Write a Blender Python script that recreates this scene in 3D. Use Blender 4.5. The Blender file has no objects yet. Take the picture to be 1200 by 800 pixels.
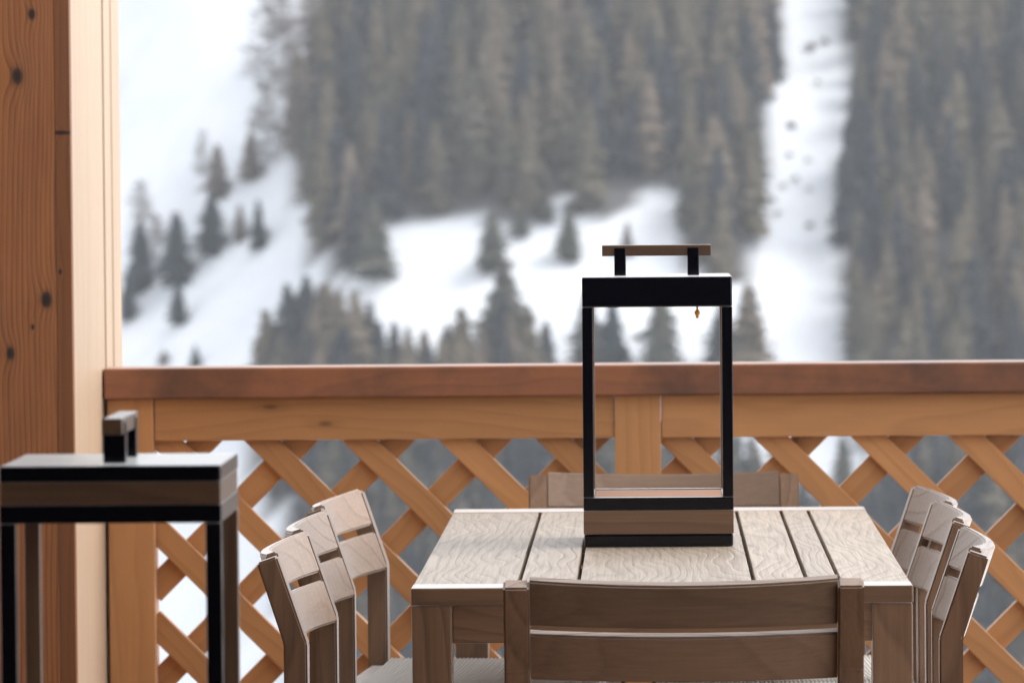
import bpy, bmesh, math, random
import numpy as np
from mathutils import Vector, Matrix, noise

R = math.radians
random.seed(7)
sc = bpy.context.scene
C = sc.collection

# ------------------------------------------------------------------ camera
FPX, CH = 6158.0, 1.469                     # focal length in pixels of a 1200 px wide frame, eye height over the deck
cam_d = bpy.data.cameras.new('camera')
cam = bpy.data.objects.new('camera', cam_d); C.objects.link(cam); sc.camera = cam
cam_d.sensor_width = 36.0
cam_d.lens = 36.0 * FPX / 1200.0
cam_d.clip_start, cam_d.clip_end = 0.1, 6000.0
_y = Vector((160 / FPX, 211 / FPX, -1)).normalized()
_x = Vector((1, 0.0085, 0)); _x = (_x - _y * _x.dot(_y)).normalized()
_z = _x.cross(_y)
M = Matrix((_x, _y, _z)).transposed()       # camera axes from world axes
cam.matrix_world = Matrix.Translation((0, 0, CH)) @ M.transposed().to_4x4()
cam_d.dof.use_dof = True
cam_d.dof.focus_distance = 9.3
cam_d.dof.aperture_fstop = 8.6
cam_d.dof.aperture_blades = 9

def proj(x, y, z):                          # world point -> pixel of the 1200x800 photograph
    p = M @ Vector((x, y, z - CH))
    return 600 + FPX * p.x / -p.z, 400 - FPX * p.y / -p.z

# ------------------------------------------------------------------ world, sun, exposure
SUN_EL, SUN_AZ = R(48), R(82)               # azimuth clockwise from +Y: the brighter side lies to the right, beyond the rail
w = bpy.data.worlds.new('World'); sc.world = w; w.use_nodes = True
wn, wl = w.node_tree.nodes, w.node_tree.links
sky = wn.new('ShaderNodeTexSky'); sky.sky_type = 'NISHITA'; sky.sun_disc = False
sky.sun_elevation = SUN_EL; sky.sun_rotation = SUN_AZ
sky.air_density = 1.0; sky.dust_density = 3.0; sky.ozone_density = 1.0; sky.altitude = 1500
hsv = wn.new('ShaderNodeHueSaturation'); hsv.inputs['Saturation'].default_value = 0.12
wl.new(sky.outputs[0], hsv.inputs['Color'])
wl.new(hsv.outputs[0], wn['Background'].inputs['Color'])
wn['Background'].inputs['Strength'].default_value = 0.13
sd = bpy.data.lights.new('sun', 'SUN'); sd.energy = 1.0; sd.angle = R(32); sd.color = (1, .98, .95)
sun = bpy.data.objects.new('sun', sd); C.objects.link(sun)
dirv = Vector((math.sin(SUN_AZ) * math.cos(SUN_EL), math.cos(SUN_AZ) * math.cos(SUN_EL), math.sin(SUN_EL)))
sun.rotation_euler = dirv.to_track_quat('Z', 'Y').to_euler()
sc.view_settings.view_transform = 'Standard'; sc.view_settings.look = 'None'
sc.view_settings.gamma = 1.0; sc.view_settings.use_curve_mapping = False
sc.view_settings.exposure = 1.66
sc.render.engine = 'CYCLES'
sc.cycles.use_denoising = True
sc.cycles.max_bounces = 10; sc.cycles.diffuse_bounces = 5
sc.cycles.use_adaptive_sampling = False

# ------------------------------------------------------------------ node helpers and materials
class NT:
    def __init__(self, name):
        self.m = bpy.data.materials.new(name); self.m.use_nodes = True
        self.t = self.m.node_tree; self.b = self.t.nodes['Principled BSDF']
    def n(self, typ, **kw):
        nd = self.t.nodes.new('ShaderNode' + typ)
        for k, v in kw.items():
            if k.startswith('i_'):
                key = k[2:].replace('_', ' ')
                nd.inputs[int(key) if key.isdigit() else key].default_value = v
            else: setattr(nd, k, v)
        return nd
    def l(self, a, b): self.t.links.new(a, b)
    def math(self, op, a, b=None, clamp=False):
        nd = self.n('Math', operation=op, use_clamp=clamp)
        for i, v in enumerate((a, b)):
            if v is None: continue
            if isinstance(v, (int, float)): nd.inputs[i].default_value = v
            else: self.l(v, nd.inputs[i])
        return nd.outputs[0]
    def mix(self, f, a, b, blend='MIX'):
        nd = self.n('Mix', data_type='RGBA', blend_type=blend)
        for sock, v in ((nd.inputs[0], f), (nd.inputs[6], a), (nd.inputs[7], b)):
            if isinstance(v, (int, float)): sock.default_value = v
            elif isinstance(v, tuple): sock.default_value = (*v, 1)
            else: self.l(v, sock)
        return nd.outputs[2]
    def ramp(self, f, stops):
        nd = self.n('ValToRGB'); e = nd.color_ramp.elements
        while len(e) < len(stops): e.new(.5)
        for el, (p, c) in zip(e, stops):
            el.position = p; el.color = (*c, 1) if isinstance(c, tuple) else (c, c, c, 1)
        self.l(f, nd.inputs[0]); return nd.outputs[0]

def wood(name, light, dark, axis='x', ring=16.0, wander=.06, rough=.5, bump=.3, spec=.5, vary=.16, fine=.5, contrast=.8, dirt=None, knots=None, grain_len=1.3, sheen=0.0, fs=200, spots=0.0):
    """Wood with rings round the grain axis; the grain runs along the part's own local axis."""
    T = NT(name)
    tc = T.n('TexCoord'); oi = T.n('ObjectInfo')
    mp = T.n('Mapping')
    if axis == 'y': mp.inputs['Rotation'].default_value = (0, 0, R(-90))
    if axis == 'z': mp.inputs['Rotation'].default_value = (0, R(90), 0)
    T.l(tc.outputs['Object'], mp.inputs[0])
    off = T.n('Combine'+'XYZ')
    for k, s in ((0, 37.0), (1, .9), (2, .0)): T.l(T.math('MULTIPLY', oi.outputs['Random'], s), off.inputs[k])
    va = T.n('VectorMath', operation='ADD'); T.l(mp.outputs[0], va.inputs[0]); T.l(off.outputs[0], va.inputs[1])
    P = va.outputs[0]
    sq = T.n('Mapping', vector_type='POINT'); sq.inputs['Scale'].default_value = (grain_len, 5.0, 5.0); T.l(P, sq.inputs[0])
    n1 = T.n('TexNoise', i_Scale=1.0, i_Detail=2.0, i_Roughness=.45); T.l(sq.outputs[0], n1.inputs['Vector'])
    sep = T.n('SeparateXYZ'); T.l(P, sep.inputs[0])
    yy = T.math('SUBTRACT', T.math('FRACT', T.math('MULTIPLY', sep.outputs[1], 1.0)), .5)
    base = T.math('ADD', T.math('MULTIPLY', yy, 1.0), T.math('MULTIPLY', sep.outputs[2], .8))
    g = T.math('ADD', base, T.math('MULTIPLY', T.math('SUBTRACT', n1.outputs[0], .5), wander * 10))
    nk = []
    if knots:
        for (kx, kz, kr, *asp) in knots:                     # knots at fixed places on the timber (axis x = local x, z = local z)
            so = T.n('SeparateXYZ'); T.l(tc.outputs['Object'], so.inputs[0])
            ax_, az_ = asp or (1.25, .8)
            dx = T.math('MULTIPLY', T.math('SUBTRACT', so.outputs[0], kx), ax_)
            dz = T.math('MULTIPLY', T.math('SUBTRACT', so.outputs[2], kz), az_)
            d = T.math('SQRT', T.math('ADD', T.math('MULTIPLY', dx, dx), T.math('MULTIPLY', dz, dz)))
            q = T.math('DIVIDE', d, kr)
            g = T.math('ADD', g, T.math('MULTIPLY', T.math('POWER', 2.7, T.math('MULTIPLY', T.math('MULTIPLY', q, q), -.18)), kr * .8))
            nk.append(q)
    ph = T.math('MULTIPLY', g, ring)
    fr = T.math('FRACT', ph)
    saw = T.ramp(fr, [(0, 0.0), (.62, .45), (.86, 1.0), (1.0, 0.0)])
    st = T.n('Mapping'); st.inputs['Scale'].default_value = (5, fs, fs); T.l(P, st.inputs[0])
    n2 = T.n('TexNoise', i_Scale=1.0, i_Detail=3.0, i_Roughness=.6); T.l(st.outputs[0], n2.inputs['Vector'])
    n3 = T.n('TexNoise', i_Scale=4.0, i_Detail=3.0, i_Roughness=.6); T.l(sq.outputs[0], n3.inputs['Vector'])
    f = T.math('ADD', T.math('MULTIPLY', saw, contrast * .6), T.math('MULTIPLY', T.math('SUBTRACT', n2.outputs[0], .4), fine))
    f = T.math('ADD', f, T.math('MULTIPLY', T.math('SUBTRACT', n3.outputs[0], .5), .5), clamp=True)
    col = T.mix(f, light, dark)
    if dirt:
        n4 = T.n('TexNoise', i_Scale=2.2, i_Detail=5.0, i_Roughness=.65); T.l(P, n4.inputs['Vector'])
        col = T.mix(T.ramp(n4.outputs[0], [(.42, 0.0), (.62, .85)]), col, dirt)
    if spots:                                             # small scattered pin knots
        vm = T.n('Mapping'); vm.inputs['Scale'].default_value = (3.2, .3, 9); T.l(P, vm.inputs[0])
        vo = T.n('TexVoronoi', i_Scale=1.0, i_Randomness=1.0); T.l(vm.outputs[0], vo.inputs['Vector'])
        col = T.mix(T.math('MULTIPLY', T.ramp(vo.outputs['Distance'], [(.015, 1.0), (.04, .8), (.07, .25), (.18, 0.0)]), spots), col, tuple(c * .25 for c in dark))
    for q in nk:
        col = T.mix(T.ramp(T.math('MULTIPLY', T.math('ADD', q, T.math('MULTIPLY', T.math('SUBTRACT', n3.outputs[0], .5), .8)), .5), [(.2, 1.0), (.42, .8), (.52, .3), (.8, 0.0)]), col, tuple(c * .14 for c in dark))
    hv = T.n('HueSaturation'); T.l(col, hv.inputs['Color'])
    T.l(T.math('ADD', T.math('MULTIPLY', oi.outputs['Random'], 2 * vary), 1 - vary), hv.inputs['Value'])
    T.l(hv.outputs[0], T.b.inputs['Base Color'])
    T.l(T.math('ADD', T.math('MULTIPLY', f, .14), rough - .05), T.b.inputs['Roughness'])
    T.b.inputs['Specular IOR Level'].default_value = spec
    T.b.inputs['Sheen Weight'].default_value = sheen; T.b.inputs['Sheen Roughness'].default_value = .36
    T.b.inputs['Sheen Tint'].default_value = (1, 1, 1, 1)
    bp = T.n('Bump', i_Strength=bump, i_Distance=.0014)
    T.l(T.math('ADD', T.math('MULTIPLY', saw, -.8), T.math('MULTIPLY', n2.outputs[0], -.55)), bp.inputs['Height'])
    T.l(bp.outputs[0], T.b.inputs['Normal'])
    return T.m

def plain(name, col, rough=.5, metal=0, spec=.5, noise_amt=.0, scale=40.0, bump=0.0, sheen=0.0):
    T = NT(name); b = T.b
    b.inputs['Sheen Weight'].default_value = sheen; b.inputs['Sheen Roughness'].default_value = .25
    b.inputs['Roughness'].default_value = rough; b.inputs['Metallic'].default_value = metal; b.inputs['Specular IOR Level'].default_value = spec
    tc = T.n('TexCoord'); n = T.n('TexNoise', i_Scale=scale, i_Detail=4.0); T.l(tc.outputs['Object'], n.inputs['Vector'])
    c = T.mix(T.math('MULTIPLY', n.outputs[0], noise_amt), col, tuple(v * .45 for v in col))
    T.l(c, b.inputs['Base Color'])
    T.l(T.math('ADD', T.math('MULTIPLY', n.outputs[0], .15), rough - .07), b.inputs['Roughness'])
    if bump:
        bp = T.n('Bump', i_Strength=bump, i_Distance=.0006); T.l(n.outputs[0], bp.inputs['Height']); T.l(bp.outputs[0], b.inputs['Normal'])
    return T.m

LARCH = ((.52, .250, .100), (.33, .142, .053))
M_larch = wood('larch_stained', *LARCH, axis='x', ring=26, wander=.02, rough=.42, bump=.25, vary=.17, contrast=.55, fine=.45, spots=.7, sheen=.25)
M_larch_z = wood('larch_stained_upright', *LARCH, axis='z', ring=26, wander=.02, rough=.42, bump=.25, vary=.17, contrast=.55, fine=.45, spots=.7, sheen=.25)
M_rail = wood('handrail_larch', (.30, .118, .056), (.16, .06, .032), axis='x', ring=20, wander=.03, rough=.45, bump=.3, vary=.05, contrast=.55, dirt=(.085, .046, .034), sheen=.25)
TEAK = ((.245, .142, .084), (.115, .063, .036))
M_teak_x = wood('weathered_teak', *TEAK, axis='x', ring=24, wander=.035, rough=.38, bump=.35, spec=.45, contrast=.8, sheen=1.0, fine=.9)
M_slat = wood('weathered_teak_slat', (.265, .165, .105), (.14, .083, .051), axis='x', ring=34, wander=.02, rough=.4, bump=.45, spec=.6, contrast=.5, sheen=1.0, fine=1.0)
M_teak_y = wood('weathered_teak_lengthwise', *TEAK, axis='y', ring=24, wander=.035, rough=.38, bump=.35, spec=.45, contrast=.8, sheen=1.0, fine=.9)
M_teak_z = wood('weathered_teak_upright', *TEAK, axis='z', ring=24, wander=.03, rough=.38, bump=.35, spec=.45, contrast=.8, sheen=1.0, vary=.06, fine=.9)
M_top = wood('tabletop_teak', (.36, .28, .205), (.10, .068, .046), axis='y', ring=44, wander=.026, rough=.42, bump=1.2, spec=.5, sheen=.12, vary=.16, contrast=.5, fine=1.3, grain_len=1.3)
M_ltk = wood('lantern_teak', (.18, .104, .062), (.098, .053, .032), axis='x', ring=30, wander=.02, rough=.36, bump=.3, contrast=.7, sheen=.6, fine=.9)
M_ltk_z = wood('lantern_teak_upright', (.18, .104, .062), (.098, .053, .032), axis='z', ring=30, wander=.02, rough=.36, bump=.3, contrast=.7, sheen=.6, fine=.9)
M_lfloor = wood('lantern_floor_teak', (.30, .17, .115), (.18, .095, .062), axis='x', ring=30, wander=.02, rough=.75, spec=.15, bump=.4, contrast=.7)
M_black = plain('black_powder_coat', (.0009, .0018, .0062), rough=.22, spec=.45, noise_amt=.3, scale=300, bump=.05, sheen=.8)
M_amber = plain('amber_plastic', (.95, .40, .06), rough=.3)
M_rope = plain('light_rope', (.78, .74, .68), rough=.65, noise_amt=.3, scale=220, bump=.5, sheen=.6)
M_deck = wood('deck_larch', (.18, .11, .07), (.12, .07, .045), axis='y', ring=24, rough=.6, bump=.4)
M_ceiling = wood('ceiling_larch', (.26, .15, .085), (.17, .095, .05), axis='y', ring=24, rough=.6, bump=.2)
M_dkwood = plain('dark_timber_cladding', (.09, .055, .035), rough=.6, noise_amt=.4, scale=12)
M_plaster = plain('plaster', (.5, .44, .37), rough=.9, noise_amt=.2, scale=6)

# ------------------------------------------------------------------ object helpers
def tag(o, label=None, cat=None, group=None, kind=None):
    if label: o['label'] = label
    if cat: o['category'] = cat
    if group: o['group'] = group
    if kind: o['kind'] = kind
    return o
def empty(name, loc, rz=0.0, label=None, cat=None, group=None):
    o = bpy.data.objects.new(name, None); C.objects.link(o)
    o.location = loc; o.rotation_euler = (0, 0, rz); o.empty_display_size = .1
    return tag(o, label, cat, group)
def link(name, me, mat, parent=None, loc=(0, 0, 0), rot=(0, 0, 0)):
    if mat is not None and not me.materials: me.materials.append(mat)
    o = bpy.data.objects.new(name, me); C.objects.link(o)
    o.location = loc; o.rotation_euler = rot
    if parent: o.parent = parent
    return o
def from_bm(name, bm, smooth=False):
    bmesh.ops.recalc_face_normals(bm, faces=bm.faces)
    me = bpy.data.meshes.new(name); bm.to_mesh(me); bm.free()
    if smooth:
        for p in me.polygons: p.use_smooth = True
    return me
def add_box(bm, lo, hi):
    r = bmesh.ops.create_cube(bm, size=1)
    s = [hi[i] - lo[i] for i in range(3)]; c = [(hi[i] + lo[i]) / 2 for i in range(3)]
    for v in r['verts']: v.co = Vector((v.co.x * s[0] + c[0], v.co.y * s[1] + c[1], v.co.z * s[2] + c[2]))
    return r['verts']
def box(name, lo, hi, mat, parent=None, bev=.002, seg=1):
    """A bevelled block between two corners (in the parent's space), its own origin in its middle."""
    s = [hi[i] - lo[i] for i in range(3)]; c = [(hi[i] + lo[i]) / 2 for i in range(3)]
    bm = bmesh.new(); add_box(bm, [-v / 2 for v in s], [v / 2 for v in s])
    if bev: bmesh.ops.bevel(bm, geom=list(bm.edges), offset=min(bev, min(s) * .3), segments=seg, affect='EDGES', profile=.6)
    return link(name, from_bm(name, bm), mat, parent, c)
def copy_tree(o, parent=None):
    c = o.copy(); C.objects.link(c); c.parent = parent
    for ch in list(o.children): copy_tree(ch, c)
    return c

# ------------------------------------------------------------------ terrain
PROF = [(-900, 60), (-300, 25), (-60, 0), (-5, -3.0), (16, -3.2), (40, -14), (120, -60), (350, -118), (700, -140), (930, -146), (985, -136)]
def hill_y0(x):
    return 1200 + .9 * max(0.0, -62 - x) ** 1.05 + .00025 * (x - 20) ** 2
def height(x, y):
    y0 = hill_y0(x)
    s = (y - y0) * .65
    if y > y0:                                                       # the slope eases towards a rounded ridge
        t = y - y0; b = min(1, max(0, (-64 - x) / 45)); s = (1 - b) * 62 * (1 - math.exp(-.65 * t / 62)) + b * 170 * (1 - math.exp(-1.0 * t / 170)) - max(0, t - 260) * .12
    px = [p[0] for p in PROF]; pz = [p[1] for p in PROF]
    k = float(np.interp(y, px, pz))
    m = max(s, k) if y > 700 else k
    if 700 < y:                                                      # smooth union at the foot of the slope
        d = s - k; m = k + .5 * (d + math.sqrt(d * d + 300)) if y > 760 else k
    if y > 60:
        a = min(1, (y - 60) / 400)
        m += a * (4.5 * noise.noise((x / 75, y / 75, 1.7)) + 1.6 * noise.noise((x / 22, y / 22, 9.1)))
    return m + CH * 0

def terrain():
    xs = np.concatenate([np.linspace(-1500, -260, 26)[:-1], np.arange(-260, 261, 5.0), np.linspace(260, 1500, 26)[1:]])
    ys = np.concatenate([np.linspace(-900, -60, 12)[:-1], np.linspace(-60, 60, 25)[:-1], np.linspace(60, 940, 40)[:-1],
                         np.arange(940, 1420, 4.0), np.linspace(1420, 2300, 22)])
    V = [(float(x), float(y), height(float(x), float(y))) for y in ys for x in xs]
    nx = len(xs)
    F = [(j * nx + i, j * nx + i + 1, (j + 1) * nx + i + 1, (j + 1) * nx + i) for j in range(len(ys) - 1) for i in range(nx - 1)]
    me = bpy.data.meshes.new('snowy_ground'); me.from_pydata(V, [], F)
    for p in me.polygons: p.use_smooth = True
    at = me.attributes.new('forest', 'FLOAT', 'POINT')
    at.data.foreach_set('value', [forest_mask(*v)[1] for v in V])
    return me

# forest outline on the opposite slope, as seen from the balcony (tested against each tree's foot)
FOREST_A = [(392, -200), (378, 60), (352, 150), (335, 205), (372, 250), (372, 318), (420, 318), (436, 262), (470, 254), (540, 256), (562, 244),
            (598, 282), (622, 272), (640, 240), (668, 228), (690, 262), (724, 250), (768, 205), (790, 225), (812, 258), (800, 300),
            (832, 326), (882, 326), (884, 240), (905, 120), (936, -200)]
FOREST_B = [(1004, -200), (994, 120), (986, 260), (976, 340), (1006, 372), (988, 440), (1000, 520), (1060, 530), (1400, 530), (1400, -200)]
FOREST_C = [(285, 500), (330, 452), (420, 446), (560, 456), (612, 470), (622, 560), (672, 565), (690, 500), (730, 540), (800, 545), (846, 560), (905, 560), (912, 560),
            (925, 610), (1000, 615), (1035, 535), (1400, 500), (1400, 1300), (420, 1300), (330, 640), (300, 540)]
def inside(p, poly):
    x, y = p; c = False; n = len(poly)
    for i in range(n):
        x1, y1 = poly[i]; x2, y2 = poly[i - 1]
        if (y1 > y) != (y2 > y) and x < (x2 - x1) * (y - y1) / (y2 - y1) + x1: c = not c
    return c
def forest_mask(x, y, z):
    if y < 940 or y > 1600: return None, 0.0
    p = proj(x, y, z)
    if p[0] > 1190:
        return 'B', 1.0
    for n_, poly in (('A', FOREST_A), ('B', FOREST_B), ('C', FOREST_C)):
        if inside(p, poly): return n_, 1.0
    return None, 0.0

T = NT('snow')
tc = T.n('TexCoord'); n = T.n('TexNoise', i_Scale=.06, i_Detail=6.0); T.l(tc.outputs['Object'], n.inputs['Vector'])
fa = T.n('Attribute', attribute_name='forest')
sn = T.mix(T.ramp(n.outputs[0], [(.35, 0.0), (.75, 1.0)]), (.78, .80, .83), (.68, .71, .76))
T.l(T.mix(T.math('MULTIPLY', fa.outputs['Fac'], .88), sn, (.07, .062, .055)), T.b.inputs['Base Color'])
T.b.inputs['Roughness'].default_value = .9; T.b.inputs['Specular IOR Level'].default_value = .1
n2 = T.n('TexNoise', i_Scale=.35, i_Detail=5.0); T.l(tc.outputs['Object'], n2.inputs['Vector'])
bp = T.n('Bump', i_Strength=.5, i_Distance=.8); T.l(n2.outputs[0], bp.inputs['Height']); T.l(bp.outputs[0], T.b.inputs['Normal'])
M_snow = T.m
tag(link('snowy_ground', terrain(), M_snow), kind='structure', label='snow covered mountainside and valley beyond the balcony')

# ------------------------------------------------------------------ trees
def foliage(name, by_attr=False):
    T = NT(name)
    if by_attr: rnd = T.n('Attribute', attribute_name='tone').outputs['Fac']
    else: rnd = T.n('ObjectInfo').outputs['Random']
    c = T.ramp(rnd, [(0.0, (.006, .014, .026)), (.30, (.010, .018, .026)), (.38, (.075, .068, .047)), (.75, (.135, .110, .072)), (1.0, (.185, .140, .105))])
    lf = T.n('Attribute', attribute_name='leaf')
    c = T.mix(T.math('MULTIPLY', lf.outputs['Fac'], .35), c, (.15, .135, .115), 'MIX')
    T.l(c, T.b.inputs['Base Color']); T.b.inputs['Roughness'].default_value = .85; T.b.inputs['Specular IOR Level'].default_value = .15
    return T.m
M_spruce = foliage('spruce_needles'); M_spruce_far = foliage('spruce_needles_mass', True)
def fixed_foliage(name, col):
    T = NT(name); lf = T.n('Attribute', attribute_name='leaf')
    T.l(T.mix(T.math('MULTIPLY', lf.outputs['Fac'], .45), col, tuple(min(1, 2.0 * c) for c in col)), T.b.inputs['Base Color'])
    T.b.inputs['Roughness'].default_value = .85; T.b.inputs['Specular IOR Level'].default_value = .15
    return T.m
M_dark = fixed_foliage('dark_spruce_needles', (.016, .026, .032))
M_olive = fixed_foliage('olive_spruce_needles', (.075, .075, .058))
M_brown = fixed_foliage('brown_larch_twigs', (.13, .105, .09))
M_bark = plain('bark', (.09, .07, .055), rough=.9)

def spruce_arrays(seed, levels=26, per=8, width=.2, sub=True, power=.85):
    """Unit-height conifer: drooping sprays in whorls, plus a trunk; returns verts, tris, leaf tone per vertex, n crown tris."""
    rg = random.Random(seed); V = []; F = []; L = []
    for i in range(levels):
        t = i / (levels - 1); z = .07 + .90 * t ** .93
        rad = width * (1 - t) ** power * min(1.0, .62 + 2.0 * t) * (1 + .2 * math.sin(seed + i * 1.7)) * rg.uniform(.8, 1.2) + .008
        a0 = rg.random() * 6.28
        for k in range(per if t < .8 else max(4, per - 3)):
            if rg.random() < .16: continue
            a = a0 + 6.283 * k / per + rg.uniform(-.3, .3); r = rad * rg.uniform(.6, 1.3) * (1 + .28 * math.sin(a * 2 + seed) * math.sin(i * .55 + seed))
            ca, sa = math.cos(a), math.sin(a); dz = -rg.uniform(.25, .6) * r; zz = z + rg.uniform(-.012, .012)
            hw = r * rg.uniform(.25, .42) + .006; lt = rg.random()
            b = len(V)
            V += [(0, 0, zz + .02), (ca * r, sa * r, zz + dz), (ca * r * .55 - sa * hw, sa * r * .55 + ca * hw, zz + dz * .7 - .012),
                  (ca * r * .55 + sa * hw, sa * r * .55 - ca * hw, zz + dz * .7 - .012)]
            F += [(b, b + 2, b + 1), (b, b + 1, b + 3)]; L += [lt * .3, lt, lt * .7, lt * .7]
            if sub:                                                   # twigs hanging from the spray
                for q in (.55, .85):
                    b = len(V); wv = .022 + .03 * rg.random(); c0 = (ca * r * q, sa * r * q, zz + dz * q)
                    V += [(c0[0] - sa * wv, c0[1] + ca * wv, c0[2]), (c0[0] + sa * wv, c0[1] - ca * wv, c0[2]),
                          (c0[0] * 1.05, c0[1] * 1.05, c0[2] - .035 - .03 * rg.random())]
                    F.append((b, b + 1, b + 2)); L += [lt, lt, lt * .6]
    b = len(V); V += [(.012, 0, .9), (-.006, .01, .9), (-.006, -.01, .9), (0, 0, 1.0)]; L += [.3] * 4
    F += [(b, b + 1, b + 3), (b + 1, b + 2, b + 3), (b + 2, b, b + 3)]
    return V, F, L
def mesh_from(name, V, F, L=None, mat=None):
    me = bpy.data.meshes.new(name); me.from_pydata(V, [], F)
    if L is not None: me.attributes.new('leaf', 'FLOAT', 'POINT').data.foreach_set('value', L)
    if mat: me.materials.append(mat)
    return me
def trunk_mesh(h0=0, h1=.9, r=.014):
    V = []; F = []
    for k in range(6):
        a = k * math.pi / 3
        V += [(r * math.cos(a), r * math.sin(a), h0 - .03), (r * .25 * math.cos(a), r * .25 * math.sin(a), h1)]
    for k in range(6):
        j = (k + 1) % 6; F.append((2 * k, 2 * j, 2 * j + 1, 2 * k + 1))
    return mesh_from('trunk', V, F, mat=M_bark)
ME_trunk = trunk_mesh()
ARR = [spruce_arrays(11 + s, levels=24 + s % 3 * 3, per=8, width=w_, power=p_) for s, (w_, p_) in enumerate([(.17, .6), (.19, .75), (.21, .6), (.18, .5), (.2, .8)])]
LOW = [spruce_arrays(41 + s, levels=15, per=7, width=w_, sub=False, power=.8) for s, w_ in enumerate([.19, .21, .24, .2])]
def whole_tree(name, arr, mat):                                       # crown and trunk in one mesh for the small far ones
    V, F, L = arr; V = list(V); F = list(F); L = list(L); b = len(V)
    for k in range(4):
        a = k * math.pi / 2
        V += [(.014 * math.cos(a), .014 * math.sin(a), -.03), (.006 * math.cos(a), .006 * math.sin(a), .6)]; L += [.2, .2]
    for k in range(4):
        j = (k + 1) % 4; F += [(b + 2 * k, b + 2 * j, b + 2 * j + 1), (b + 2 * k, b + 2 * j + 1, b + 2 * k + 1)]
    return mesh_from(name, V, F, L, mat)
ME_tree = [whole_tree('spruce', a, M_spruce) for a in ARR]
ME_crown = {k: [mesh_from('crown', *a, m) for a in ARR] for k, m in (('dark', M_dark), ('olive', M_olive), ('brown', M_brown), ('mixed', M_spruce))}

def ground_at(px, py):
    """Walk the sight line of a photo pixel to the mountainside, to learn where a tree of the photo stands."""
    d = M.transposed() @ Vector(((px - 600) / FPX, (400 - py) / FPX, -1))
    t = 950.0
    while t < 1700:
        p = Vector((0, 0, CH)) + d * (t / d.y)
        if p.z <= height(p.x, p.y): return p
        t += 1.0
    return p

SINGLE = [  # foot x, foot y, height px, width factor, kind, label
    (255, 234, 66, 1.1, 'brown', 'greyish brown conifer at the upper left edge of the snow meadow, above a dark one'),
    (294, 214, 60, 1.15, 'brown', 'pale brown conifer standing highest beside the left edge of the big forest'),
    (248, 301, 74, 1.05, 'dark', 'dark blue green spruce on snow directly below the greyish brown conifer'),
    (281, 286, 46, .95, 'brown', 'short pale brown conifer between two dark ones on the snow'),
    (303, 294, 60, .85, 'dark', 'slim dark spruce on snow just right of the short pale brown conifer'),
    (207, 337, 88, 1.15, 'dark', 'large dark bushy spruce on the left snowfield, a smaller one just below it'),
    (209, 381, 52, 1.1, 'dark', 'small dark spruce directly below the large bushy one on the left snowfield'),
    (165, 345, 88, .8, 'dark', 'tall narrow dark spruce near the pale timber post, left of the bushy spruce'),
    (150, 379, 60, .9, 'dark', 'dark spruce right against the edge of the pale timber post'),
    (229, 432, 27, 1.2, 'dark', 'tiny dark conifer on the snow just above the left end of the handrail'),
    (192, 430, 18, 2.0, 'brown', 'low brownish bush on snow just above the left end of the handrail'),
    (440, 328, 92, 1.2, 'olive', 'olive grey spruce jutting into the meadow below the left forest edge'),
    (577, 319, 70, 1.15, 'olive', 'single olive grey spruce alone in the middle of the snow meadow'),
    (667, 309, 62, 1.2, 'olive', 'olive grey spruce on the meadow just left of the lantern handle'),
    (640, 262, 34, 1.3, 'olive', 'small conifer at the foot of the forest above the lantern handle, left side'),
    (612, 280, 40, 1.1, 'olive', 'small conifer stepping out of the forest edge left of the lantern'),
    (735, 300, 40, 1.0, 'brown', 'small brownish conifer on the snow behind the lantern handle'),
    (592, 448, 132, 1.3, 'olive', 'tallest broad spruce rising above the handrail left of the lantern'),
    (690, 446, 110, 1.0, 'olive', 'spruce above the handrail at the left frame of the lantern'),
    (718, 448, 100, 1.0, 'dark', 'dark spruce seen through the left half of the lantern opening'),
    (775, 460, 128, 1.1, 'olive', 'tall olive spruce seen through the right half of the lantern opening'),
    (878, 440, 108, 1.2, 'mixed', 'spruce above the handrail just right of the lantern, beside the snow strip'),
    (845, 440, 86, 1.0, 'dark', 'dark spruce partly behind the right frame of the lantern'),
    (988, 600, 90, .9, 'olive', 'spruce on a snow patch seen through the lattice right of the table'),
    (1010, 425, 60, 1.2, 'olive', 'spruce at the foot of the right forest just above the handrail'),
    (320, 460, 84, 1.2, 'mixed', 'leftmost spruce of the dark row rising over the handrail'),
]
for i, (px, py, hpx, wf, kind, lab) in enumerate(SINGLE):
    p = ground_at(px, py); h = hpx * p.y / FPX
    o = empty('spruce_tree', (p.x, p.y, height(p.x, p.y)), random.random() * 6.28, lab, 'tree', 'lone trees on the snowy slope')
    for nm, me in (('crown', ME_crown[kind][i % 5]), ('trunk', ME_trunk)):
        c = link(nm, me, None, o); c.scale = (h * wf * 1.45, h * wf * 1.45, h)

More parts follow.
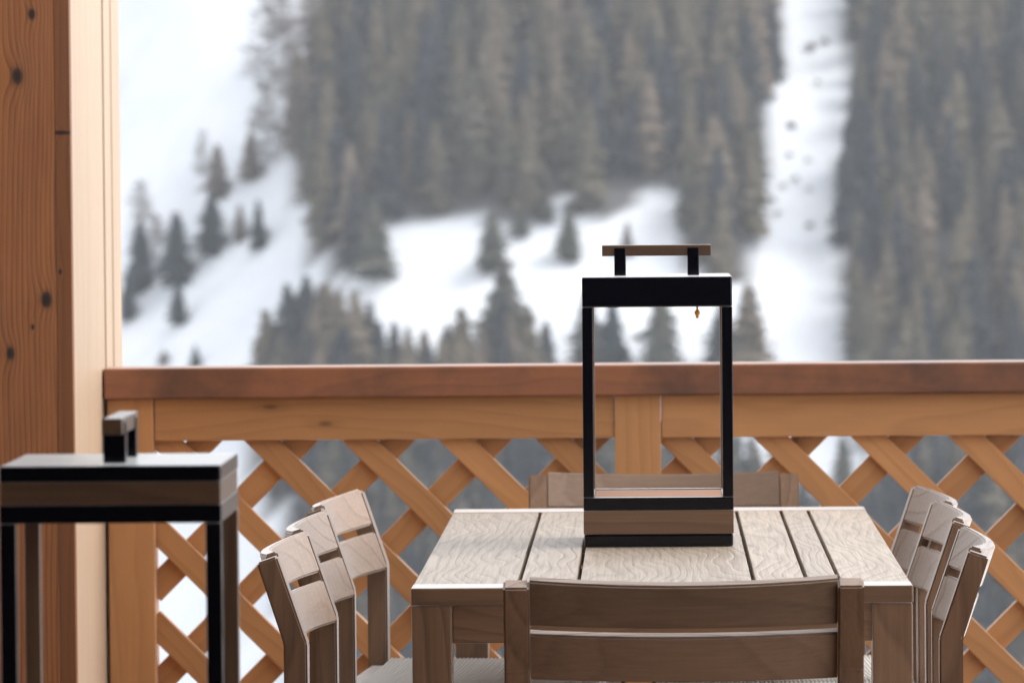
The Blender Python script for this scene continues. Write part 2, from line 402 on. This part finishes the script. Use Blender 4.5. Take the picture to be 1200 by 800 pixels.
# small scrub in the snow strip between the forests
def bush_mesh(seed):
    rg = random.Random(seed); V = []; F = []; L = []
    for k in range(60):
        a = rg.random() * 6.28; e = rg.random() ** .7 * 1.5; r = rg.uniform(.5, 1)
        c = Vector((math.cos(a) * math.cos(e) * r, math.sin(a) * math.cos(e) * r, math.sin(e) * r * .8))
        b = len(V)
        for q in range(3): V.append(tuple(c + Vector((rg.uniform(-.3, .3), rg.uniform(-.3, .3), rg.uniform(-.3, .3))))); L.append(rg.random())
        F.append((b, b + 1, b + 2))
    return mesh_from('alpine_shrub', V, F, L, M_brown)
bm_ = [bush_mesh(k) for k in range(3)]
for i, (px, py, s) in enumerate([(930, 152, 1.5), (932, 215, 1.3), (918, 222, 1.2), (950, 60, 2.2), (966, 52, 1.8), (925, 185, 1.2), (948, 225, 1.0), (949, 268, 1.6), (912, 255, 1.3),
                                 (926, 148, 1.4), (958, 100, 1.2), (905, 240, 1.4), (947, 190, 1.0), (972, 268, 1.2), (388, 240, 2.0), (350, 242, 1.2)]):
    p = ground_at(px, py)
    o = link('alpine_shrub', bm_[i % 3], None, None, (p.x, p.y, height(p.x, p.y))); o.scale = (s, s, s * .9); o.rotation_euler.z = i
    tag(o, 'small brown shrub poking out of the snow on the mountainside', 'shrub', 'shrubs in the snow')

# bare larches, upper left
def bare_tree(seed):
    rg = random.Random(seed); V = []; F = []
    def limb(a, b, r0, r1):
        d = (b - a).normalized(); s = d.orthogonal().normalized(); u = d.cross(s); k = len(V)
        for q in range(3):
            e = s * math.cos(q * 2.094) + u * math.sin(q * 2.094)
            V.append(tuple(a + e * r0)); V.append(tuple(b + e * r1))
        for q in range(3):
            j = (q + 1) % 3; F.append((k + 2 * q, k + 2 * j, k + 2 * j + 1, k + 2 * q + 1))
    limb(Vector((0, 0, -.03)), Vector((0, 0, 1)), .008, .002)
    for i in range(110):
        t = rg.uniform(.15, .97); a = rg.random() * 6.28; r = .30 * (1 - t) ** .5 * rg.uniform(.6, 1.2)
        p0 = Vector((0, 0, t)); p1 = Vector((math.cos(a) * r, math.sin(a) * r, t + r * rg.uniform(-.1, .5)))
        limb(p0, p1, .0045, .002)
        for q in range(6):
            f = rg.uniform(.3, 1); m_ = p0.lerp(p1, f)
            limb(m_, m_ + Vector((rg.uniform(-.06, .06), rg.uniform(-.06, .06), rg.uniform(-.06, .03))), .0036, .0018)
    return mesh_from('bare_larch', V, F, None, M_brown)
bl = [bare_tree(k) for k in range(3)]
for i, (px, py, hpx) in enumerate([(318, 128, 150), (340, 180, 130), (362, 120, 140), (334, 60, 100), (372, 200, 110), (310, 205, 105), (350, 205, 120), (376, 60, 130), (165, 300, 90), (185, 330, 80), (238, 215, 60)]):
    p = ground_at(px, py); h = hpx * p.y / FPX
    o = link('bare_larch', bl[i % 3], None, None, (p.x, p.y, height(p.x, p.y))); o.scale = (h, h, h); o.rotation_euler.z = i * 1.3
    tag(o, 'bare pale brown larch on the steep snow at the upper left', 'tree', 'bare larches')

# the forests: jittered rows over the slope
rg = random.Random(3); trees = []
y = 950.0
while y < 1420:
    st = 7.4
    x = -190.0
    while x < 190:
        xx, yy = x + rg.uniform(-3, 3), y + rg.uniform(-3, 3); z = height(xx, yy); k, _ = forest_mask(xx, yy, z)
        if k and abs(proj(xx, yy, z)[0] - 600) < 760:
            hgt = rg.uniform(18, 28) * (1.0 if k != 'C' else .8); trees.append((xx, yy, z, hgt, k, rg.random(), rg.random() * 6.28))
            for _ in range(2 if k == 'C' else 0):
                xx += rg.uniform(2, 5); yy += rg.uniform(-3, 3); trees.append((xx, yy, height(xx, yy), hgt * rg.uniform(.75, 1.1), k, rg.random(), rg.random() * 6.28))
        x += st
    y += 8.6
def score(t):
    px, py = proj(t[0], t[1], t[2]); top = py - t[3] * FPX / t[1]
    if px < 140 or px > 1205 or top > 412 or py < -5: return 1e9
    return t[1] - 60 * (top < 380 and py > 300)
order = sorted(range(len(trees)), key=lambda i: score(trees[i]))
pick = set(i for i in order[:260] if score(trees[i]) < 1e8)
LBL = {'A': 'grey brown spruce among many in the forest left of the snow strip', 'B': 'grey brown spruce among many in the forest right of the snow strip',
       'C': 'dark spruce in the row whose tops rise over the handrail'}
GRP = {'A': 'spruces of the forest left of the snow strip', 'B': 'spruces of the forest right of the snow strip', 'C': 'spruces rising over the handrail'}
for i in sorted(pick):
    x, y, z, h, k, tone, a = trees[i]
    o = link('spruce_tree', ME_tree[i % 5], None, None, (x, y, z), (0, 0, a)); o.scale = (h * (.85 + .25 * tone + .35 * (k == 'C')), h * (.85 + .25 * tone + .35 * (k == 'C')), h)
    tag(o, LBL[k], 'tree', GRP[k])
AV, AF, AL, AT = [], [], [], []; nb = 0
rest = [t for i, t in enumerate(trees) if i not in pick]
for j, (x, y, z, h, k, tone, a) in enumerate(rest):
    V, F, L = LOW[j % 4]; v = np.array(V); f = np.array(F); c, s = math.cos(a), math.sin(a); ww = h * (.85 + .25 * tone)
    AV.append(np.stack([x + ww * (v[:, 0] * c - v[:, 1] * s), y + ww * (v[:, 0] * s + v[:, 1] * c), z + h * v[:, 2]], 1))
    AF.append(f + nb); AL += L; AT += [tone if k != 'C' else tone * .6] * len(V); nb += len(V)
AV = np.concatenate(AV); AF = np.concatenate(AF)
me = bpy.data.meshes.new('far_forest'); me.vertices.add(len(AV)); me.vertices.foreach_set('co', AV.ravel().astype(np.float32))
me.loops.add(AF.size); me.loops.foreach_set('vertex_index', AF.ravel().astype(np.int32))
me.polygons.add(len(AF)); me.polygons.foreach_set('loop_start', np.arange(0, AF.size, 3, dtype=np.int32)); me.update(calc_edges=True)
me.attributes.new('leaf', 'FLOAT', 'POINT').data.foreach_set('value', AL)
me.attributes.new('tone', 'FLOAT', 'POINT').data.foreach_set('value', AT)
tag(link('far_forest', me, M_spruce_far), kind='stuff', label='the rest of the spruce forest covering the mountainside')
print('trees', len(trees), 'single', len(pick), 'mass tris', len(AF))

# ------------------------------------------------------------------ balcony shell: deck, foundation; unseen roof, house and side walls added as sky blockers
o = box('deck_floor', (-6, -3, -.06), (5, 12.35, 0), M_deck, None, bev=0); tag(o, kind='structure')
o = box('shade_ceiling', (-6, -3, 2.75), (3.0, 8.0, 2.9), M_ceiling, None, bev=0); tag(o, kind='structure')  # unseen roof, its extent set to keep sky light off camera-facing faces
o = box('unseen_house_wall', (-6, -3.2, -3.5), (5, -3.0, 2.9), M_dkwood, None, bev=0); tag(o, kind='structure')  # unseen, kept dark to cut the fill on camera-facing faces
o = box('shade_side_wall', (-2.5, -2.99, -3.5), (-2.3, 7.6, 2.74), M_dkwood, None, bev=0); tag(o, kind='structure')  # added out of view to darken the deck from the left
o = box('foundation_wall', (-6, -2.9, -3.6), (5, 12.2, -.07), M_plaster, None, bev=0); tag(o, kind='structure')

# ------------------------------------------------------------------ timber posts at the left
def kpt(px, py, yv):                        # a mark of the photo on the upright plane at distance yv
    f = FPX / yv; return (px - 760) / f, CH - (py - (189 - .0085 * (px - 760))) / f
YP = 11.26
KN = [kpt(20, 91, YP) + (.017,), kpt(51, 353, YP) + (.014,), kpt(38, 18, YP) + (.010,), kpt(8, 416, YP) + (.013,), kpt(35, 385, YP) + (.005,)]
zc = 1.37; lam_c = (-1.51, zc)
POST = ((.34, .120, .033), (.085, .026, .008))
M_post = wood('post_larch_knotty', *POST, axis='z', ring=120, wander=.006, rough=.5, bump=.5, vary=.0, contrast=1.0, fine=.9, grain_len=.8,
              knots=[(k[0] - lam_c[0], k[1] - zc, k[2]) for k in KN])
ck = kpt(71, 157, YP)
M_post2 = wood('post_larch', (.20, .070, .021), (.11, .036, .011), axis='z', ring=70, wander=.012, rough=.5, bump=.4, vary=.0, contrast=.8, grain_len=.8,
               knots=[(ck[0] + 1.257, ck[1] - zc, .010, .4, 2.2), (kpt(68, 320, YP)[0] + 1.257, kpt(68, 320, YP)[1] - zc, .005)])
M_lit_side = wood('post_lit_side', (.50, .37, .26), (.34, .23, .15), axis='z', ring=70, wander=.004, rough=.42, bump=.3, vary=.1, contrast=1.1, fine=.8, grain_len=.4)  # lighter tone paints in the open-side brightness and grazing reflection on these faces
t = empty('timber_post', (-1.5, 11.6, 0), 0, 'thick knotty orange brown timber post filling the left edge of the balcony view', 'post')
def ch(o, par): o.location = o.location - par.location; o.parent = par; return o
ch(box('timber', (-1.746, YP, 0), (-1.274, 11.93, 2.745), M_post, None, .0015), t)
ch(box('timber', (-1.2735, YP, 0), (-1.2405, YP + .03, 2.745), M_post2, None, .001), t)
ch(box('side_board', (-1.2735, YP + .031, 0), (-1.240, YP + .36, 2.745), M_lit_side, None, .001), t)
ch(box('side_board', (-1.2735, YP + .3615, 0), (-1.2403, 11.93, 2.745), M_lit_side, None, .001), t)
t = empty('timber_post', (-1.5, 12.1, 0), 0, 'pale timber post beyond the left end of the handrail, with upright grooves', 'post')
for a, b, xo in ((11.95, 12.03, 0), (12.032, 12.11, -.002), (12.115, 12.2, .0005), (12.203, 12.3, 0)):
    ch(box('board', (-1.7, a, -.05), (-1.238 + xo, b, 2.745), M_lit_side, None, .0015), t)

# ------------------------------------------------------------------ railing
YR = 11.9
rail = empty('balcony_railing', (0, YR, 0), 0, 'brown wooden balcony railing with diagonal lattice and wide handrail behind the table', 'railing')
def rb(name, lo, hi, mat, bev=.003, seg=2): return ch(box(name, lo, hi, mat, None, bev, seg), rail)
rb('handrail', (-1.237, 11.855, .941), (2.36, 11.985, 1.011), M_rail, .006, 3)
posts = [(-1.2325, -1.1275), (-.081, .0235), (1.075, 1.18), (2.23, 2.335)]
for a, b in posts: rb('post', (a, 11.883, .0), (b, 11.978, .9405), M_larch_z, .003)
W_, PER = .0575, .2208
for (a, b), ax in zip([(posts[i][1], posts[i + 1][0]) for i in range(3)], (-.8385, .3175, 1.45)):
    for y0, y1 in ((11.889, 11.9085), (11.9535, 11.972)):
        rb('rail_board', (a + .001, y0, .844), (b - .001, y1, .9400), M_larch)
        rb('rail_board', (a + .001, y0, .07), (b - .001, y1, .165), M_larch)
    z0, z1 = .125, .875
    az = .8385
    for sgn, ya, yb in ((-1, 11.9095, 11.931), (1, 11.932, 11.953)):
        # centre line: z - az = sgn*(x - ax - n*PER) shifted half a width away from the shared corner
        off = (-W_ / 2 / math.sqrt(2) * 2) if sgn < 0 else (W_ / 2 / math.sqrt(2) * 2)
        for n_ in range(-12, 13):
            cx = ax + n_ * PER + off                                   # where the centre line meets z = az
            x_at = lambda z: cx + (z - az) / sgn
            xs_ = sorted((x_at(z0), x_at(z1))); xl, xr = max(xs_[0], a - .012), min(xs_[1], b + .012)
            if xr - xl < .06: continue
            xm = (xl + xr) / 2; zm = az + sgn * (xm - cx); ln = (xr - xl) * math.sqrt(2)
            bm = bmesh.new(); add_box(bm, (-ln / 2, -(yb - ya) / 2, -W_ / 2), (ln / 2, (yb - ya) / 2, W_ / 2))
            bmesh.ops.bevel(bm, geom=list(bm.edges), offset=.0018, segments=1, affect='EDGES')
            o = link('slat', from_bm('slat', bm), M_larch, rail, (xm, (ya + yb) / 2 - YR, zm), (0, -sgn * R(45), 0))

# ------------------------------------------------------------------ table
TX0, TX1, TY0, TY1, TZ = -.408, .4415, 8.87, 10.90, .75
table = empty('dining_table', ((TX0 + TX1) / 2, (TY0 + TY1) / 2, 0), 0, 'rectangular weathered teak table with plank top and a lantern standing on it', 'table')
def tb(name, lo, hi, mat, bev=.002): return ch(box(name, lo, hi, mat, None, bev, 2), table)
for a, b in ((-.407, -.2315), (-.2245, -.1295), (-.1225, .1715), (.1785, .2625), (.2695, .3185), (.3255, .4405)):
    tb('tabletop_plank', (a, TY0 + .092, TZ - .028 + .0005 * random.random()), (b, TY1 - .105, TZ - random.random() * .0008), M_top, .0018)
for a, b in ((TY0, TY0 + .0915), (TY1 - .1045, TY1)):
    tb('breadboard', (TX0, a, TZ - .029), (TX1, b, TZ + .0004), M_teak_x, .003)
for yb in (9.25, 9.62, 10.0, 10.38): tb('batten', (TX0 + .05, yb, TZ - .05), (TX1 - .05, yb + .04, TZ - .0285), M_teak_x)
for a in (TX0 + .001, TX1 - .069):
    for b in (TY0 + .002, TY1 - .07): tb('leg', (a, b, 0), (a + .068, b + .068, TZ - .0298), M_teak_z, .003)
tb('apron', (TX0 + .07, TY0 + .006, TZ - .094), (TX1 - .07, TY0 + .03, TZ - .0297), M_teak_x)
tb('apron', (TX0 + .07, TY1 - .03, TZ - .094), (TX1 - .07, TY1 - .006, TZ - .0297), M_teak_x)
tb('apron', (TX0 + .006, TY0 + .071, TZ - .094), (TX0 + .03, TY1 - .071, TZ - .0297), M_teak_y)
tb('apron', (TX1 - .03, TY0 + .071, TZ - .094), (TX1 - .006, TY1 - .071, TZ - .0297), M_teak_y)

# ------------------------------------------------------------------ chairs (built facing +y, front face of the rear uprights at y = 0)
CW, SW = .582, .042
def prism(name, poly, x0, x1, mat, parent, bev=.0035):
    cx = (x0 + x1) / 2; bm = bmesh.new()
    A = [bm.verts.new((x0 - cx, p[0], p[1])) for p in poly]; B = [bm.verts.new((x1 - cx, p[0], p[1])) for p in poly]
    bm.faces.new(A); bm.faces.new(B[::-1]); n_ = len(poly)
    for i in range(n_): bm.faces.new((A[i], B[i], B[(i + 1) % n_], A[(i + 1) % n_]))
    bmesh.ops.recalc_face_normals(bm, faces=bm.faces)
    bmesh.ops.bevel(bm, geom=list(bm.edges), offset=bev, segments=2, affect='EDGES')
    return link(name, from_bm(name, bm), mat, parent, (cx, 0, 0))
def lean(z): return -.054 * max(0, z - .644) / .156 if z > .644 else 0
def back_slat(z0, z1, parent, dip0, dip1):
    """A slat bowed backwards between the uprights, top edge slightly hollow."""
    bm = bmesh.new(); hw = CW / 2 - SW + .0; N = 20; rows = []; zc_ = (z0 + z1) / 2
    for i in range(N + 1):
        u = -1 + 2 * i / N; x = u * (hw - .0005); bow = -.034 * (1 - u * u); d = (1 - u * u)
        ring = []
        for (z, dn) in ((z0 - dip0 * d, .001), (z1 - dip1 * d, .001), (z1 - dip1 * d, .023), (z0 - dip0 * d, .023)):
            ring.append(bm.verts.new((x, -.346 * (z - .644) + bow - dn * .945, z - zc_ - dn * .327)))
        rows.append(ring)
    for a, b in zip(rows, rows[1:]):
        for k in range(4): bm.faces.new((a[k], a[(k + 1) % 4], b[(k + 1) % 4], b[k]))
    bm.faces.new(rows[0]); bm.faces.new(rows[-1][::-1])
    bmesh.ops.recalc_face_normals(bm, faces=bm.faces)
    long_e = [e for e in bm.edges if abs(e.verts[0].co.x - e.verts[1].co.x) > .01]
    bmesh.ops.bevel(bm, geom=long_e, offset=.0035, segments=3, affect='EDGES')
    return link('back_slat', from_bm('back_slat', bm), M_slat, parent, (0, 0, zc_))
def make_chair():
    root = empty('teak_chair', (0, 0, 0))
    for s in (-1, 1):
        a, b = sorted((s * CW / 2, s * (CW / 2 - SW)))
        prism('stile', [(0, 0), (0, .644), (-.0516, .7955), (-.0862, .7835), (-.041, .644), (-.041, 0)], a, b, M_teak_z, root)
        prism('leg', [(.45, 0), (.49, 0), (.49, .425), (.45, .425)], a, b, M_teak_z, root)
        prism('seat_rail', [(.0005, .40), (.4495, .40), (.4495, .436), (.0005, .436)], a + .006, b - .006, M_teak_y, root)
    back_slat(.727, .802, root, .004, .008); back_slat(.636, .713, root, .002, .004)
    for y0 in (-.034, .456): box('seat_rail', (-CW / 2 + SW + .0005, y0, .40), (CW / 2 - SW - .0005, y0 + .028, .436), M_teak_x, root)
    bm = bmesh.new()                                                  # cords wound side by side over the seat frame
    for k in range(58):
        yk = .008 + k * .00825; r = .0041; P = []
        for (x, z) in ((-.287, .395), (-.2905, .425), (-.284, 0.4410), (-.265, 0.4470), (-.12, 0.4430), (0, 0.4415), (.12, 0.4430), (.265, 0.4470), (.284, 0.4410), (.2905, .425), (.287, .395)):
            P.append([bm.verts.new((x + (r * math.cos(q * 1.0472) if abs(x) > .284 else 0), yk + r * math.sin(q * 1.0472), z + (r * math.cos(q * 1.0472) if abs(x) <= .284 else 0))) for q in range(6)])
        for a, b in zip(P, P[1:]):
            for q in range(6): bm.faces.new((a[q], a[(q + 1) % 6], b[(q + 1) % 6], b[q]))
    sb = link('seat', from_bm('seat', bm, True), M_rope, root)
    return root
proto = make_chair()
GC = 'teak chairs round the table'
CH_ = [  # x, y of the middle of the back (front face of uprights), heading, label
    (.051, 8.535, 0, 'teak chair at the near end of the table with its back to the viewer'),
    (.027, 11.275, 180, 'teak chair at the far end of the table, against the lattice railing, behind the lantern'),
    (-.584, 9.305, -92.0, 'nearest of the three chairs along the left side of the table'),
    (-.580, 9.872, -91.3, 'middle one of the three chairs along the left side of the table'),
    (-.567, 10.545, -95.0, 'farthest of the three chairs along the left side, its pale woven seat showing'),
    (.503, 9.335, 88.3, 'nearest of the three chairs along the right side of the table'),
    (.505, 10.07, 91.0, 'middle one of the three chairs along the right side of the table'),
    (.503, 10.55, 93.3, 'farthest of the three chairs along the right side of the table'),
]
for i, (x, y, a, lab) in enumerate(CH_):
    o = proto if i == 0 else copy_tree(proto)
    o.location = (x, y, 0); o.rotation_euler = (0, 0, R(a)); tag(o, lab, 'chair', GC)

# ------------------------------------------------------------------ lanterns
def lantern(loc, H, wood_low, label, handle_along, leg=.02, top=.056):
    t = empty('lantern', loc, 0, label, 'lantern', 'black framed lanterns with teak bands')
    h = .14
    def b(name, lo, hi, mat, bev=.0015): return box(name, lo, hi, mat, t, bev, 2)
    if wood_low:
        b('foot', (-h + .001, -h + .001, 0), (h - .001, h - .001, .0235), M_black, .004)
        for s in (-1, 1): b('wood_band', (-h, s * h - (.018 if s > 0 else 0), .0240), (h, s * h + (.018 if s < 0 else 0), .0675), M_ltk, .001)
        for s in (-1, 1): b('wood_band', (s * h - (.018 if s > 0 else 0), -h + .0185, .0240), (s * h + (.018 if s < 0 else 0), h - .0185, .0675), M_ltk, .001)
        z0 = .068
        for s in (-1, 1):
            b('frame_bar', (-h, s * h - (leg if s > 0 else 0), z0), (h, s * h + (leg if s < 0 else 0), z0 + .024), M_black)
            b('frame_bar', (s * h - (leg if s > 0 else 0), -h + leg + .0003, z0), (s * h + (leg if s < 0 else 0), h - leg - .0003, z0 + .024), M_black)
        b('floor_panel', (-h + leg + .0005, -h + leg + .0005, z0 + .004), (h - leg - .0005, h - leg - .0005, z0 + .0225), M_lfloor, .001)
        zt = H - top; zb = z0 + .0243
        b('top_box', (-h, -h, zt), (h, h, H), M_black, .003)
    else:
        b('foot', (-h, -h, 0), (h, h, .03), M_black, .003)
        b('top_box', (-h, -h, H - .0205), (h, h, H), M_black, .003)
        for s in (-1, 1): b('wood_band', (-h + .001, s * h - (.018 if s > 0 else -.001), H - .0495), (h - .001, s * h + (.018 if s < 0 else -.001), H - .0207), M_ltk, .001)
        for s in (-1, 1): b('wood_band', (s * h - (.018 if s > 0 else -.001), -h + .0195, H - .0495), (s * h + (.018 if s < 0 else -.001), h - .0195, H - .0207), M_ltk, .001)
        for s in (-1, 1):
            b('frame_bar', (-h, s * h - (leg if s > 0 else 0), H - .0725), (h, s * h + (leg if s < 0 else 0), H - .0497), M_black)
            b('frame_bar', (s * h - (leg if s > 0 else 0), -h + leg + .0003, H - .0725), (s * h + (leg if s < 0 else 0), h - leg - .0003, H - .0497), M_black)
        zt = H - .0728; zb = .0303
    for sx in (-1, 1):
        for sy in (-1, 1):
            xa = sx * h - (leg if sx > 0 else 0); ya = sy * h - (leg if sy > 0 else 0)
            b('frame_post', (xa, ya, zb), (xa + leg, ya + leg, zt - .0002), M_black if sy < 0 else M_ltk_z)
    a = empty('handle', (0, 0, H)); a.parent = t; a.rotation_euler.z = handle_along
    for s in (-1, 1): box('handle_post', (s * .069 - .011, -.0145, .0002), (s * .069 + .011, .0145, .0525), M_black, a, .0015, 2)
    box('handle_bar', (-.103, -.0125, .037), (.103, .0125, .0575), M_ltk, a, .0015, 2)
    return t, zt
lt, zt = lantern((.0138, 8.17 / 7.4 * 8.87 + .14, TZ + .0006), .503, True, 'black square lantern with teak base band standing in the middle of the table', 0)
# small fittings under its top
box('clip', (-.094, .05, zt - .006), (-.073, .075, zt - .0003), M_black, lt, .001)
box('clip_tip', (-.0728, .055, zt - .004), (-.066, .07, zt - .0003), M_amber, lt, .001)
bm = bmesh.new()
prof = [(.0018, 0), (.0018, -.007), (.0056, -.012), (.0046, -.0165), (.003, -.018), (.003, -.023), (.001, -.0235)]
for i, (r, z) in enumerate(prof):
    ring = [bm.verts.new((r * math.cos(q * .7854), r * math.sin(q * .7854), z)) for q in range(8)]
    if i: [bm.faces.new((pr[q], pr[(q + 1) % 8], ring[(q + 1) % 8], ring[q])) for q in range(8)]
    pr = ring
bm.faces.new(pr)
link('pull_tab', from_bm('pull_tab', bm, True), M_amber, lt, (.0755, -.06, zt - .0002))
lantern((-.681, 6.59 + .14, 0), 1.092, False, 'tall black lantern with teak band under its lid, out of focus at the left front', R(90))

# ------------------------------------------------------------------ haze
T = NT('mountain_haze'); T.t.nodes.remove(T.b)
out = [n_ for n_ in T.t.nodes if n_.type == 'OUTPUT_MATERIAL'][0]
pv = T.t.nodes.new('ShaderNodeVolumePrincipled'); pv.inputs['Color'].default_value = (.86, .90, .96, 1); pv.inputs['Density'].default_value = .00014
pv.inputs['Anisotropy'].default_value = .2
T.l(pv.outputs[0], out.inputs['Volume'])
bm = bmesh.new(); add_box(bm, (-1520, -920, -175), (1520, 2320, 260))
tag(link('haze', from_bm('haze', bm), T.m), kind='stuff')
